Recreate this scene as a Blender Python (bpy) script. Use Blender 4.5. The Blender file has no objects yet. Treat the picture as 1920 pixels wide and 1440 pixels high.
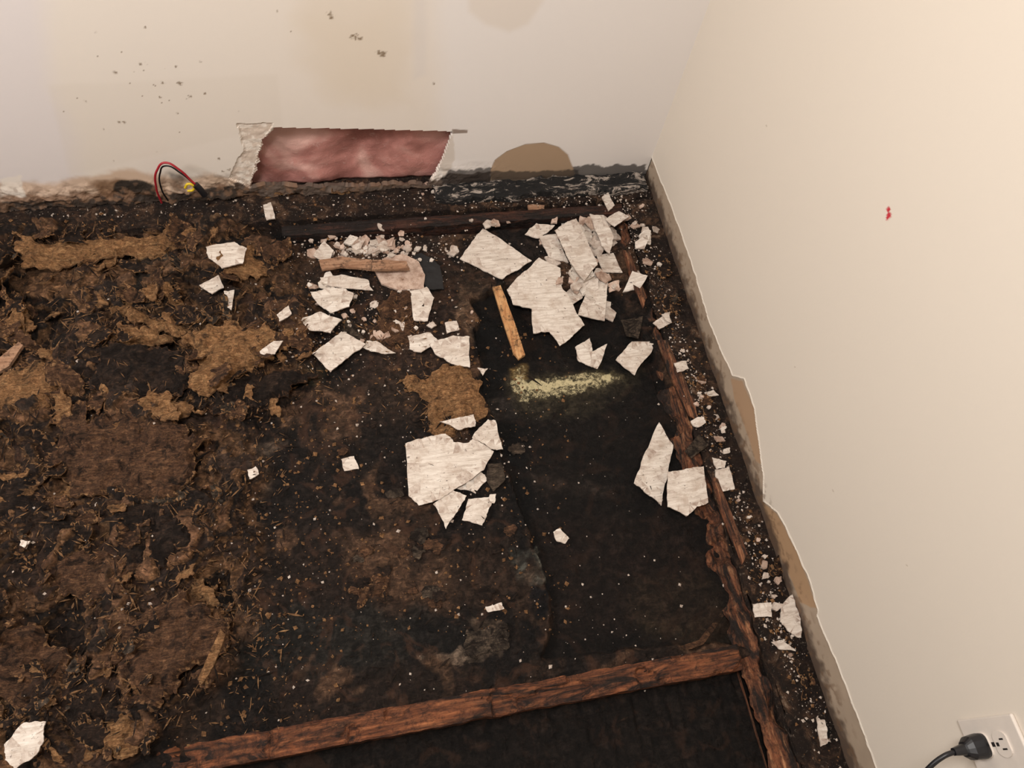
import bpy, bmesh, math, random
import numpy as np
from mathutils import Matrix, Vector
from mathutils.geometry import delaunay_2d_cdt
random.seed(7)
rng=np.random.default_rng(7)
scn=bpy.context.scene
try:
    scn.view_settings.view_transform='Standard'
except Exception: pass

# ------------------------------------------------ camera (photogrammetric fit of the room corner)
FPX=1388.1067
Rm=np.array([[0.9781508656398462,-0.1764676965485169,0.1099092176429276],[-0.10503901534251497,-0.8757278334646419,-0.47124045555448646],[0.17940927875640872,0.44939950352685715,-0.8751299314535642]])
U_,_,Vt_=np.linalg.svd(Rm); Rm=U_@Vt_
Cm=np.array([-0.8069908872820775,-1.3928865267401502,1.5])
cd=bpy.data.cameras.new("camera"); cam=bpy.data.objects.new("camera",cd); scn.collection.objects.link(cam)
cd.sensor_fit='HORIZONTAL'; cd.sensor_width=36; cd.lens=FPX/1920*36; cd.clip_start=.01
M=Rm.T@np.diag([1,-1,-1]); m4=Matrix(M.tolist()).to_4x4(); m4.translation=Vector(Cm.tolist()); cam.matrix_world=m4
scn.camera=cam
def unp(u,v,ax,val):
    d=Rm.T@np.array([(u-960)/FPX,(v-720)/FPX,1.]); t=(val-Cm[ax])/d[ax]; return Cm+t*d
def FL(u,v,z=-.03): return unp(u,v,2,z)
def BW(u,v,y=0.): return unp(u,v,1,y)
def RW(u,v,x=0.): return unp(u,v,0,x)
def flp(P,z=-.03): return [tuple(FL(u,v,z)[:2]) for u,v in P]
def bwp(P): return [(BW(u,v)[0],BW(u,v)[2]) for u,v in P]
def rwp(P): return [(RW(u,v)[1],RW(u,v)[2]) for u,v in P]

# ------------------------------------------------ helpers
TAB=np.random.default_rng(3).random((8,256,256))
def vn(x,y,s):
    x=np.asarray(x,float);y=np.asarray(y,float)
    xi=np.floor(x).astype(int);yi=np.floor(y).astype(int);fx=x-xi;fy=y-yi
    fx=fx*fx*(3-2*fx);fy=fy*fy*(3-2*fy);T=TAB[s%8]
    a=T[xi&255,yi&255];b=T[(xi+1)&255,yi&255];c=T[xi&255,(yi+1)&255];d=T[(xi+1)&255,(yi+1)&255]
    return (a*(1-fx)+b*fx)*(1-fy)+(c*(1-fx)+d*fx)*fy
def fbm(x,y,sc,o=4,s=0,g=.5):
    r=0;a=1;t=0
    for i in range(o):
        r=r+a*vn(np.asarray(x)*sc+17.3*i+s*31.7,np.asarray(y)*sc+9.1*i+s*13.3,s+i);t+=a;a*=g;sc*=2.03
    return r/t
def sdf(X,Y,P):
    P=np.array(P);n=len(P);d=np.full(X.shape,1e9);ins=np.zeros(X.shape,bool)
    for i in range(n):
        a=P[i];b=P[(i+1)%n];e=b-a
        wx=X-a[0];wy=Y-a[1];t=np.clip((wx*e[0]+wy*e[1])/(e@e+1e-12),0,1)
        d=np.minimum(d,(wx-t*e[0])**2+(wy-t*e[1])**2)
        c=((a[1]>Y)!=(b[1]>Y))
        with np.errstate(divide='ignore',invalid='ignore'):
            xs=(b[0]-a[0])*(Y-a[1])/(b[1]-a[1]+1e-15)+a[0]
        ins^=c&(X<xs)
    d=np.sqrt(d);return np.where(ins,-d,d)
def sm(a,b,x):
    t=np.clip((x-a)/(b-a),0,1);return t*t*(3-2*t)
def lin(c):
    c=np.array(c,float)/255.;return np.where(c<=.04045,c/12.92,((c+.055)/1.055)**2.4)
def mask(X,Y,P,soft,warp,ws=25,s=0):
    bb=np.array(P);m=np.zeros(X.shape);pad=soft+warp
    sel=(X>bb[:,0].min()-pad)&(X<bb[:,0].max()+pad)&(Y>bb[:,1].min()-pad)&(Y<bb[:,1].max()+pad)
    if not sel.any(): return m
    x=X[sel];y=Y[sel]
    d=sdf(x,y,P)+(fbm(x,y,ws,4,s)-.5)*2*warp
    m[sel]=1-sm(-soft,soft,d);return m
def finish(ob,label=None,cat=None,group=None,kind=None):
    if label: ob["label"]=label
    if cat: ob["category"]=cat
    if group: ob["group"]=group
    if kind: ob["kind"]=kind
    return ob
def mkobj(name,verts,faces,mat=None,loc=(0,0,0),smooth=False,parent=None):
    me=bpy.data.meshes.new(name);me.from_pydata([tuple(map(float,v)) for v in verts],[],[tuple(map(int,f)) for f in faces]);me.update()
    if smooth: me.polygons.foreach_set("use_smooth",[True]*len(me.polygons))
    ob=bpy.data.objects.new(name,me);scn.collection.objects.link(ob);ob.location=loc
    if mat: me.materials.append(mat)
    if parent: ob.parent=parent
    return ob
def setcol(me,name,C):
    a=me.color_attributes.new(name,'FLOAT_COLOR','POINT')
    C4=np.ones((len(me.vertices),4),np.float32);C4[:,:C.shape[1]]=C;a.data.foreach_set("color",C4.ravel())

# ------------------------------------------------ materials
class NT:
    def __init__(s,name):
        s.m=bpy.data.materials.new(name);s.m.use_nodes=True;s.t=s.m.node_tree;s.b=s.t.nodes["Principled BSDF"]
    def n(s,t,**k):
        nd=s.t.nodes.new(t)
        for a,b in k.items(): setattr(nd,a,b)
        return nd
    def l(s,a,b): s.t.links.new(a,b)
    def noise(s,vec,scale,detail=4,rough=.6,dist=0):
        n=s.n("ShaderNodeTexNoise");n.inputs["Scale"].default_value=scale;n.inputs["Detail"].default_value=detail;n.inputs["Roughness"].default_value=rough;n.inputs["Distortion"].default_value=dist
        if vec is not None: s.l(vec,n.inputs["Vector"])
        return n.outputs["Fac"]
    def ramp(s,f,pts):
        r=s.n("ShaderNodeValToRGB");e=r.color_ramp.elements
        while len(e)<len(pts): e.new(.5)
        for i,(p,c) in enumerate(pts):
            e[i].position=p
            if not hasattr(c,'__len__'): c=(c,c,c)
            e[i].color=(*c,1)
        s.l(f,r.inputs[0]);return r.outputs[0]
    def mix(s,f,a,b,mode='MIX'):
        m=s.n("ShaderNodeMix",data_type='RGBA',blend_type=mode)
        for v,i in ((f,0),(a,6),(b,7)):
            if hasattr(v,'is_output'): s.l(v,m.inputs[i])
            elif i==0: m.inputs[0].default_value=v
            else: m.inputs[i].default_value=(*v,1)
        return m.outputs[2]
    def math(s,op,a,b=0.):
        m=s.n("ShaderNodeMath",operation=op)
        for v,i in ((a,0),(b,1)):
            if hasattr(v,'is_output'): s.l(v,m.inputs[i])
            else: m.inputs[i].default_value=v
        return m.outputs[0]
    def coord(s,scale=(1,1,1),rnd=True,kind="Object"):
        tc=s.n("ShaderNodeTexCoord");mp=s.n("ShaderNodeMapping");mp.inputs["Scale"].default_value=scale
        s.l(tc.outputs[kind],mp.inputs["Vector"])
        if rnd:
            oi=s.n("ShaderNodeObjectInfo");v=s.n("ShaderNodeVectorMath",operation='SCALE');v.inputs[0].default_value=(37,53,11);s.l(oi.outputs["Random"],v.inputs["Scale"]);s.l(v.outputs[0],mp.inputs["Location"])
        return mp.outputs[0]
    def bump(s,h,st,dist=.002):
        b=s.n("ShaderNodeBump");b.inputs["Strength"].default_value=st;b.inputs["Distance"].default_value=dist;s.l(h,b.inputs["Height"]);s.l(b.outputs[0],s.b.inputs["Normal"])
    def col(s,c): s.l(c,s.b.inputs["Base Color"]) if hasattr(c,'is_output') else setattr(s.b.inputs["Base Color"],'default_value',(*c,1))
    def r(s,v):
        if hasattr(v,'is_output'): s.l(v,s.b.inputs["Roughness"])
        else: s.b.inputs["Roughness"].default_value=v
def L(*c): return tuple(float(x) for x in lin(c))

def m_plain(name,c,rough=.5):
    t=NT(name);v=t.coord();n=t.noise(v,60);t.col(t.mix(t.math('MULTIPLY',n,.35),L(*c),tuple(.6*x for x in L(*c))));t.r(rough);return t.m
def m_wall():
    t=NT("painted_drywall");a=t.n("ShaderNodeAttribute",attribute_name="Col")
    v=t.coord(rnd=False);n=t.noise(v,3,3);f=t.noise(v,220,3)
    c=t.mix(t.math('MULTIPLY',n,.08),a.outputs["Color"],(.5,.45,.39))
    t.col(c);t.r(.62);t.bump(f,.12,.001);t.b.inputs["Specular IOR Level"].default_value=.25;return t.m
def m_floor():
    t=NT("rotten_subfloor");a=t.n("ShaderNodeAttribute",attribute_name="Col");d=t.n("ShaderNodeAttribute",attribute_name="Dust")
    v=t.coord(rnd=False);n1=t.noise(v,60,8,.7,.6);n2=t.noise(v,260,6,.75);n3=t.noise(v,14,5,.6,1.5);n4=t.noise(v,33,6,.7,.8)
    fib=t.noise(t.coord((60,260,60),rnd=False),1.,5,.7,.4)
    k=t.ramp(n1,[(.3,.2),(.5,.78),(.72,2.7)])
    c=t.mix(1.,a.outputs["Color"],k,'MULTIPLY')
    c=t.mix(1.,c,t.ramp(fib,[(.3,.5),(.7,1.5)]),'MULTIPLY')
    sep=t.n("ShaderNodeSeparateColor");t.l(d.outputs["Color"],sep.inputs[0])
    c=t.mix(t.math('MULTIPLY',t.math('MULTIPLY',t.ramp(n3,[(.54,0.),(.64,1.)]),.42),sep.outputs[1]),c,L(86,58,42))
    g=t.noise(v,430,3,.6);sp=t.ramp(g,[(.71,0.),(.75,1.)])
    c=t.mix(t.math('MULTIPLY',sp,sep.outputs[1]),c,L(132,110,90))
    dn=t.noise(v,130,10,.9,.5)
    dm=t.ramp(t.math('ADD',sep.outputs[0],dn),[(.94,0.),(1.05,.9)])
    c=t.mix(dm,c,L(212,198,156))
    t.col(c);t.r(t.ramp(n4,[(.38,.28),(.52,.8)]))
    t.bump(t.math('ADD',t.math('MULTIPLY',n1,1.),t.math('MULTIPLY',n2,.5)),1.,.006);t.b.inputs["Specular IOR Level"].default_value=.22;return t.m
def m_rot(name,c1,c2,c3,gs=(30,150,60),dk=.46):
    t=NT(name);f=t.noise(t.coord(gs),1.,7,.75,1.6);v=t.coord();n=t.noise(v,26,8,.75,1.2);h=t.noise(v,260,6,.85);p=t.noise(v,70,6,.75,.8)
    c=t.ramp(f,[(.30,L(*c1)),(.5,L(*c2)),(.68,L(*c3))])
    c=t.mix(1.,c,t.ramp(p,[(.32,.40),(.5,.95),(.68,1.6)]),'MULTIPLY')
    c=t.mix(t.ramp(n,[(dk,0.),(dk+.12,.9)]),c,L(25,18,15))
    c=t.mix(1.,c,t.ramp(h,[(.3,.5),(.7,1.45)]),'MULTIPLY')
    t.col(c);t.r(t.ramp(n,[(dk,.85),(dk+.15,.5)]));t.bump(t.math('ADD',t.math('ADD',f,h),t.math('MULTIPLY',p,1.5)),1.,.006);t.b.inputs["Specular IOR Level"].default_value=.25;return t.m
def m_tile():
    t=NT("worn_white_tile");f=t.noise(t.coord((18,120,20)),1.,6,.75,.6);v=t.coord();n=t.noise(v,110,5,.7);s=t.noise(v,30,5,.7,.3)
    c=t.ramp(f,[(.3,L(160,145,132)),(.48,L(200,188,176)),(.7,L(226,218,208))])
    c=t.mix(t.ramp(s,[(.50,0.),(.68,.65)]),c,L(164,143,126))
    c=t.mix(t.ramp(n,[(.62,0.),(.67,.88)]),c,L(66,47,36))
    t.col(c);t.r(.6);t.bump(t.math('ADD',f,n),.5,.0015);return t.m
def m_plaster(name="crumbled_plaster",a=(205,192,180),b=(158,138,124)):
    t=NT(name);v=t.coord();n=t.noise(v,50,6,.7);c=t.ramp(n,[(.35,L(*b)),(.6,L(*a))])
    h=t.noise(v,190,4,.7);c=t.mix(t.ramp(h,[(.62,0.),(.7,.7)]),c,L(95,72,58));t.col(c);t.r(.85);t.bump(t.math('ADD',n,h),.8,.003);return t.m
def m_joist(name,axis=0,dark=.5,c=((92,44,22),(150,80,42),(190,118,70)),big=1.,spk=.66,wet=False):
    t=NT(name);sc=[14,14,14];
    for i in range(3):
        if i!=axis: sc[i]=140
    f=t.noise(t.coord(tuple(sc),rnd=False),1.,6,.65,.4);s2=[4*big]*3
    for i in range(3):
        if i!=axis: s2[i]=20*big
    n=t.noise(t.coord(tuple(s2),rnd=False),1.,9,.74,1.4);v=t.coord(rnd=False);h=t.noise(v,240,5,.8);g=t.noise(v,60,7,.78,.4)
    col=t.ramp(f,[(.3,L(*c[0])),(.5,L(*c[1])),(.75,L(*c[2]))])
    col=t.mix(t.ramp(g,[(.50,0.),(.64,.8)]),col,L(44,28,20))
    col=t.mix(t.ramp(n,[(dark-.10,0.),(dark+.06,.97)]),col,L(19,14,12))
    col=t.mix(t.ramp(h,[(spk,0.),(spk+.06,.5)]),col,L(130,105,85))
    t.col(col);t.r(t.ramp(g,[(.35,.3),(.6,.75)]) if wet else .7);t.bump(t.math('ADD',f,t.math('ADD',n,g)),.9,.005);t.b.inputs["Specular IOR Level"].default_value=.35;return t.m
def m_sill():
    t=NT("debris_covered_sill");v=t.coord(rnd=False);n=t.noise(v,28,8,.75,.8);h=t.noise(v,130,7,.8);f=t.noise(v,9,5,.6)
    c=t.ramp(n,[(.34,L(17,13,11)),(.50,L(46,32,24)),(.60,L(100,73,54)),(.72,L(165,145,125))])
    c=t.mix(t.ramp(f,[(.46,0.),(.58,.8)]),c,L(32,21,16))
    c=t.mix(t.ramp(h,[(.58,0.),(.68,.8)]),c,L(180,162,144))
    t.col(c);t.r(.75);t.bump(t.math('ADD',n,h),1.,.008);t.b.inputs["Specular IOR Level"].default_value=.3;return t.m
def m_mold():
    t=NT("black_mold_on_plaster");n=t.noise(t.coord((12,34,34),rnd=False),1.,8,.78,1.2);v=t.coord(rnd=False);h=t.noise(v,150,6,.8)
    c=t.ramp(n,[(.50,L(15,14,14)),(.54,L(50,46,44)),(.57,L(176,162,150)),(.7,L(214,202,190))])
    c=t.mix(t.ramp(h,[(.56,0.),(.65,.88)]),c,L(24,20,18));t.col(c);t.r(.75);t.bump(t.math('ADD',n,h),.9,.006);return t.m
def m_pink():
    t=NT("pink_insulation_under_film");v=t.coord(rnd=False);n=t.noise(v,8,3,.5,.5);h=t.noise(v,60,6,.75,.5)
    c=t.ramp(n,[(.36,L(152,100,92)),(.52,L(190,132,123)),(.68,L(218,174,163))])
    c=t.mix(t.ramp(h,[(.58,0.),(.72,.45)]),c,L(226,200,190));t.col(c);t.r(.4);t.bump(t.math('ADD',n,h),.5,.006);return t.m
MW=m_wall();MF=m_floor();MT=m_tile();MP=m_plaster();MPK=m_plaster("pinkish_plaster",(198,174,158),(146,116,98))
MR=[m_rot("rotten_wood_tan",(100,68,46),(162,118,78),(208,164,116),dk=.55),m_rot("rotten_wood_brown",(58,40,30),(100,70,50),(152,112,80),dk=.495),m_rot("rotten_wood_dark",(32,23,19),(56,41,32),(92,69,54),dk=.44),m_rot("rotten_wood_gray",(54,44,37),(88,75,63),(130,112,94))]
MRAW=m_rot("raw_torn_wood_edge",(102,71,48),(160,118,80),(208,166,120),dk=.54)
MS=m_sill();MM=m_mold();MPINK=m_pink()
MJ=m_joist("wet_brown_joist",0,.50,((62,34,22),(130,76,47),(186,120,78)),1.1,wet=True);MJY=m_joist("rotted_red_joist",1,.49,((66,36,23),(130,78,50),(196,144,104)),1.3,wet=True);MJD=m_joist("dark_joist",0,.47,((46,24,18),(76,44,32),(120,78,56)),wet=True)
MSTICK=m_joist("pale_wood_lath",1,.72,((156,100,60),(202,150,100),(226,186,138)),.7,.75)
MSTICK2=m_joist("weathered_lath",0,.68,((120,84,62),(168,128,100),(190,156,128)))
MB=m_plain("black_plastic",(20,20,24),.4);MWHT=m_plain("white_plastic",(226,216,206),.35)

# ------------------------------------------------ FLOOR
ST=.0026
xs=np.arange(-1.95,0.0001,ST);ys=np.arange(-1.62,0.0001,ST)
X,Y=np.meshgrid(xs,ys);NX=len(xs);NY=len(ys)
wx=X+(fbm(X,Y,9,4,1)-.5)*.09;wy=Y+(fbm(X,Y,9,4,2)-.5)*.09
col=np.zeros(X.shape+(3,))+lin((34,25,20))
dust=np.zeros(X.shape);grit=np.ones(X.shape)*.8
Hh=np.full(X.shape,-.036)
def paint(P,c,mix=1.,soft=.012,warp=.03,ws=22,s=0,h=None,dd=None,gg=None,raw=False):
    global col,Hh,dust,grit
    m=mask(X,Y,P if raw else flp(P),soft,warp,ws,s)
    mm=(m*mix)[...,None];col=col*(1-mm)+lin(c)*mm
    if h is not None: Hh=Hh*(1-m)+h*m
    if dd is not None: dust=np.maximum(dust,m*dd)
    if gg is not None: grit=grit*(1-m)+gg*m
    return m
mrot=paint([(-400,380),(480,425),(560,480),(590,600),(560,720),(470,790),(520,900),(470,1100),(430,1290),(250,1400),(-100,1700),(-700,1700)],(44,32,25),1.,.02,.05,9,1)
paint([(560,430),(900,430),(900,700),(640,700),(560,600)],(48,35,28),.9,.02,.03)
paint([(400,440),(600,440),(590,600),(440,620),(350,560)],(17,14,13),.9,.012,.03)
paint([(640,1000),(960,1010),(950,1150),(700,1150)],(86,63,47),.75,.03,.06,14)
paint([(420,780),(760,760),(780,960),(640,1000),(440,1000)],(26,20,17),.8,.03,.04)
paint([(600,720),(760,700),(790,820),(700,900),(600,860)],(50,38,30),.7,.03,.06,14)
paint([(400,820),(520,830),(500,910),(400,900)],(86,72,60),.6,.012,.03)
paint([(430,1130),(880,1150),(890,1230),(420,1290)],(30,28,25),.9,.02,.03)
paint([(890,1160),(950,1155),(955,1215),(895,1225)],(130,108,89),.85,.004,.02,40)
paint([(780,1225),(950,1208),(950,1230),(860,1240)],(138,118,100),.7,.003,.02,50)
paint([(865,480),(930,500),(925,600),(890,640),(860,600)],(96,75,58),.8,.01,.02)
paint([(235,500),(300,480),(340,520),(320,570),(240,570)],(74,72,62),.8,.008,.02,dd=.26)
mfelt=paint([(890,560),(950,530),(1160,540),(1260,720),(1440,1200),(1020,1230),(1040,1150),(960,900),(905,720)],(15,11,9),1.,.006,.012,h=-.056,gg=.22)
paint([(888,605),(900,576),(938,586),(955,660),(970,760),(1000,900),(1035,1090),(1038,1190),(985,1210),(965,1000),(945,860),(905,745),(890,690)],(7,6,6),.95,.006,.010,gg=.12)
paint([(915,738),(968,732),(975,775),(925,780)],(44,38,34),.7,.004,.006)
paint([(1190,1080),(1330,1060),(1390,1180),(1210,1200)],(46,37,26),.7,.03,.05,14,dd=.20)
paint([(1000,885),(1150,905),(1150,925),(1010,905)],(44,36,31),.8,.02,.01)
paint([(1000,960),(1300,970),(1380,1180),(1060,1180)],(28,19,15),.6,.03,.03)
paint([(965,700),(1060,700),(1100,688),(1190,680),(1180,712),(1080,740),(1000,748),(968,745)],(100,90,64),.45,.012,.03,30,dd=.45)
paint([(970,700),(1060,706),(1150,688),(1150,704),(1060,722),(980,722)],(136,124,88),.35,.006,.016,40,dd=.52)
paint([(960,690),(1060,692),(1200,678),(1190,730),(1080,768),(1000,780),(960,765)],(50,44,33),.6,.02,.03,20,dd=.33)
paint([(958,682),(990,675),(992,700),(965,705)],(150,120,70),.4,.006,.01,dd=.42)
paint([(560,690),(610,690),(600,720),(565,715)],(90,84,60),.7,.01,.01,dd=.36)
paint([(958,1028),(1008,1020),(1028,1088),(972,1095)],(92,92,84),.85,.004,.012,50,h=-.036)
paint([(985,1045),(1005,1040),(1008,1065),(988,1068)],(50,38,32),.9,.003,.008)
paint([(965,1100),(1035,1090),(1035,1150),(975,1155)],(10,11,15),.95,.006,.01)
t1=fbm(wx,wy,7,5,3);t2=fbm(wx,wy,17,4,4)
tt=(t1*.7+t2*.3);tt=(tt-tt.min())/(tt.max()-tt.min())
lev=tt*9;fl=np.floor(lev);fr=lev-fl;ter=(fl+sm(.0,.18,fr)*1.0)/9
Hh=Hh+mrot*((ter-.42)*.14+(fbm(X,Y,50,4,5)-.5)*.022)
lc=np.stack([lin((14,11,10)),lin((32,23,18)),lin((26,20,16)),lin((100,72,50)),lin((50,36,28)),lin((32,24,20)),lin((98,70,50)),lin((42,32,26)),lin((106,85,66)),lin((36,28,23))])  # lowest terrace levels darker: shade of the gaps painted into the colour
lcol=lc[np.clip(fl.astype(int),0,9)]
bigv=fbm(X,Y,5,3,6)[...,None]
mm=(mrot*.85)[...,None];col=col*(1-mm)+lcol*(.3+1.4*bigv)*mm
edge=(np.abs(fr-.10)<.10)[...,None]*mrot[...,None];col=col*(1-.4*edge)+lin((150,112,78))*.4*edge*(bigv*1.6)
mc=(1-mrot)*(1-mfelt)
Hh=Hh+mc*((fbm(X,Y,20,4,7)-.5)*.020+(fbm(X,Y,90,3,2)-.5)*.008)
pb=fbm(wx,wy,14,5,6);k=(sm(.53,.64,pb)*mc*.7)[...,None];col=col*(1-k)+lin((92,68,51))*k
k=(sm(.46,.66,fbm(wx,wy,6,4,2))*mc*.75)[...,None];col=col*(1-k)+lin((16,13,12))*k
Hh=Hh+mfelt*((fbm(X*.6,Y*2.2,8,3,1)-.5)*.014)
J0=FL(380,1385,-.02);J1=FL(1420,1205,-.02)
yj=(J0[1]+J1[1])/2
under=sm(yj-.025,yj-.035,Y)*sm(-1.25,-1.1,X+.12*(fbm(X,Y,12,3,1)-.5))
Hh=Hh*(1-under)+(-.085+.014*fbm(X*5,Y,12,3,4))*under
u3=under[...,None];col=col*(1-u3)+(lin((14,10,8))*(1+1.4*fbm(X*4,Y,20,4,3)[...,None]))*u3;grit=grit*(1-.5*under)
Hh[Y>-.05]=np.minimum(Hh[Y>-.05],-.05)
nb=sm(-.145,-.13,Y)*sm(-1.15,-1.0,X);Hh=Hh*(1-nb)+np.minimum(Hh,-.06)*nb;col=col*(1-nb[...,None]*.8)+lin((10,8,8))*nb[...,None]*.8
Hh[X>-.09]=np.minimum(Hh[X>-.09],-.05)
FH=Hh.copy()
def ij(x,y): return min(max(int((y-ys[0])/ST),0),NY-1),min(max(int((x-xs[0])/ST),0),NX-1)
idx=np.arange(NX*NY).reshape(NY,NX)
faces=np.stack([idx[:-1,:-1],idx[:-1,1:],idx[1:,1:],idx[1:,:-1]],-1).reshape(-1,4)
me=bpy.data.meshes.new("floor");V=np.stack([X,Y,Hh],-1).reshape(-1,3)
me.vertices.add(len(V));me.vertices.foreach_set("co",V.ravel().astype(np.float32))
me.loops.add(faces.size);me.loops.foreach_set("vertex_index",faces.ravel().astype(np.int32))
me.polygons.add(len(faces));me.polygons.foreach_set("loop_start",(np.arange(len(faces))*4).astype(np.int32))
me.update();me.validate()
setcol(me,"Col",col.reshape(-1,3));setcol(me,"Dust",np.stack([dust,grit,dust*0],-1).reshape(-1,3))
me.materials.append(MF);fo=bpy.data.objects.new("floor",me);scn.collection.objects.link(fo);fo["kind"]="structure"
ext=mkobj("floor_surround",[(-3.2,-3,-.05),(0,-3,-.05),(0,-1.6,-.05),(-3.2,-1.6,-.05),(-3.2,0,-.05),(-1.93,0,-.05),(-1.93,-1.6,-.05)],[(0,1,2,3),(3,6,5,4)],None);ext["kind"]="structure"
setcol(ext.data,"Col",np.tile(lin((46,34,27)),(7,1)));setcol(ext.data,"Dust",np.tile([0,.6,0],(7,1)));ext.data.materials.append(MF)

PLX=-.090;PLZ=-.018;PBY=-.078
def Hs(x,y):
    if x>PLX: return PLZ+.003
    if y>PBY: return -.012
    if -.124<y<-.098 and x>-1.0: return -.018
    i,j=ij(x,y);return float(FH[i,j])
def ground(u,v):
    z=-.03
    for _ in range(4):
        p=FL(u,v,z);z=Hs(p[0],p[1])
    return p

# ------------------------------------------------ WALLS
def wall(name,axis,a0,a1,za,zb,st,colf,holef,full,offf=None,thick=.0125):
    A=np.arange(a0,a1+1e-6,st);A[-1]=a1;Zz=np.arange(za,zb+1e-6,st);Zz[-1]=zb;AA,ZZ=np.meshgrid(A,Zz)
    C=colf(AA,ZZ);off=offf(AA,ZZ) if offf else AA*0
    ix=np.arange(AA.size).reshape(AA.shape)
    F=np.stack([ix[:-1,:-1],ix[:-1,1:],ix[1:,1:],ix[1:,:-1]],-1).reshape(-1,4)
    ca=(AA[:-1,:-1]+st/2).ravel();cz=(ZZ[:-1,:-1]+st/2).ravel()
    keep=~holef(ca,cz);F=F[keep]
    if axis=='x': P=np.stack([AA,off,ZZ],-1).reshape(-1,3)
    else: P=np.stack([off,AA,ZZ],-1).reshape(-1,3);F=F[:,::-1]
    top=ix[-1,:].tolist()
    P=P.tolist();F=F.tolist();C=C.reshape(-1,3).tolist();n=len(P);cc=C[top[len(top)//2]]
    if axis=='x': P+=[(a1,0,2.4),(a0,0,2.4)]
    else: P+=[(0,a1,2.4),(0,a0,2.4)]
    C+=[list(cc),list(cc)]
    ng=top+[n,n+1]
    F.append(ng if axis=='x' else ng[::-1])
    for (p0,p1,q0,q1,c) in full:
        b=len(P)
        for (aa,zz) in ((p0,q0),(p1,q0),(p1,q1),(p0,q1)):
            P.append((aa,0,zz) if axis=='x' else (0,aa,zz));C.append(list(c))
        F.append([b,b+1,b+2,b+3] if axis=='x' else [b+3,b+2,b+1,b])
    ob=mkobj(name,P,F,MW);setcol(ob.data,"Col",np.array(C));ob["kind"]="structure"
    md=ob.modifiers.new("thickness",'SOLIDIFY');md.thickness=thick;md.offset=-1
    return ob
hole_main=bwp([(492,262),(512,239),(680,242),(849,246),(840,275),(830,300),(818,328),(800,345),(640,348),(468,349),(476,318)])
TORN=[(445,232),(512,232),(495,262),(480,310),(468,350),(432,335),(440,305),(458,285),(450,255)]
def back_hole(a,z):
    d=sdf(a,z,hole_main)+(fbm(a,z,70,3,1)-.5)*.003
    lo=-.010+(fbm(a,z*0,40,4,2)-.5)*.020*sm(-.4,-.9,a)
    return (d<0)|(z<lo)
CW=(229,219,208)
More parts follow.
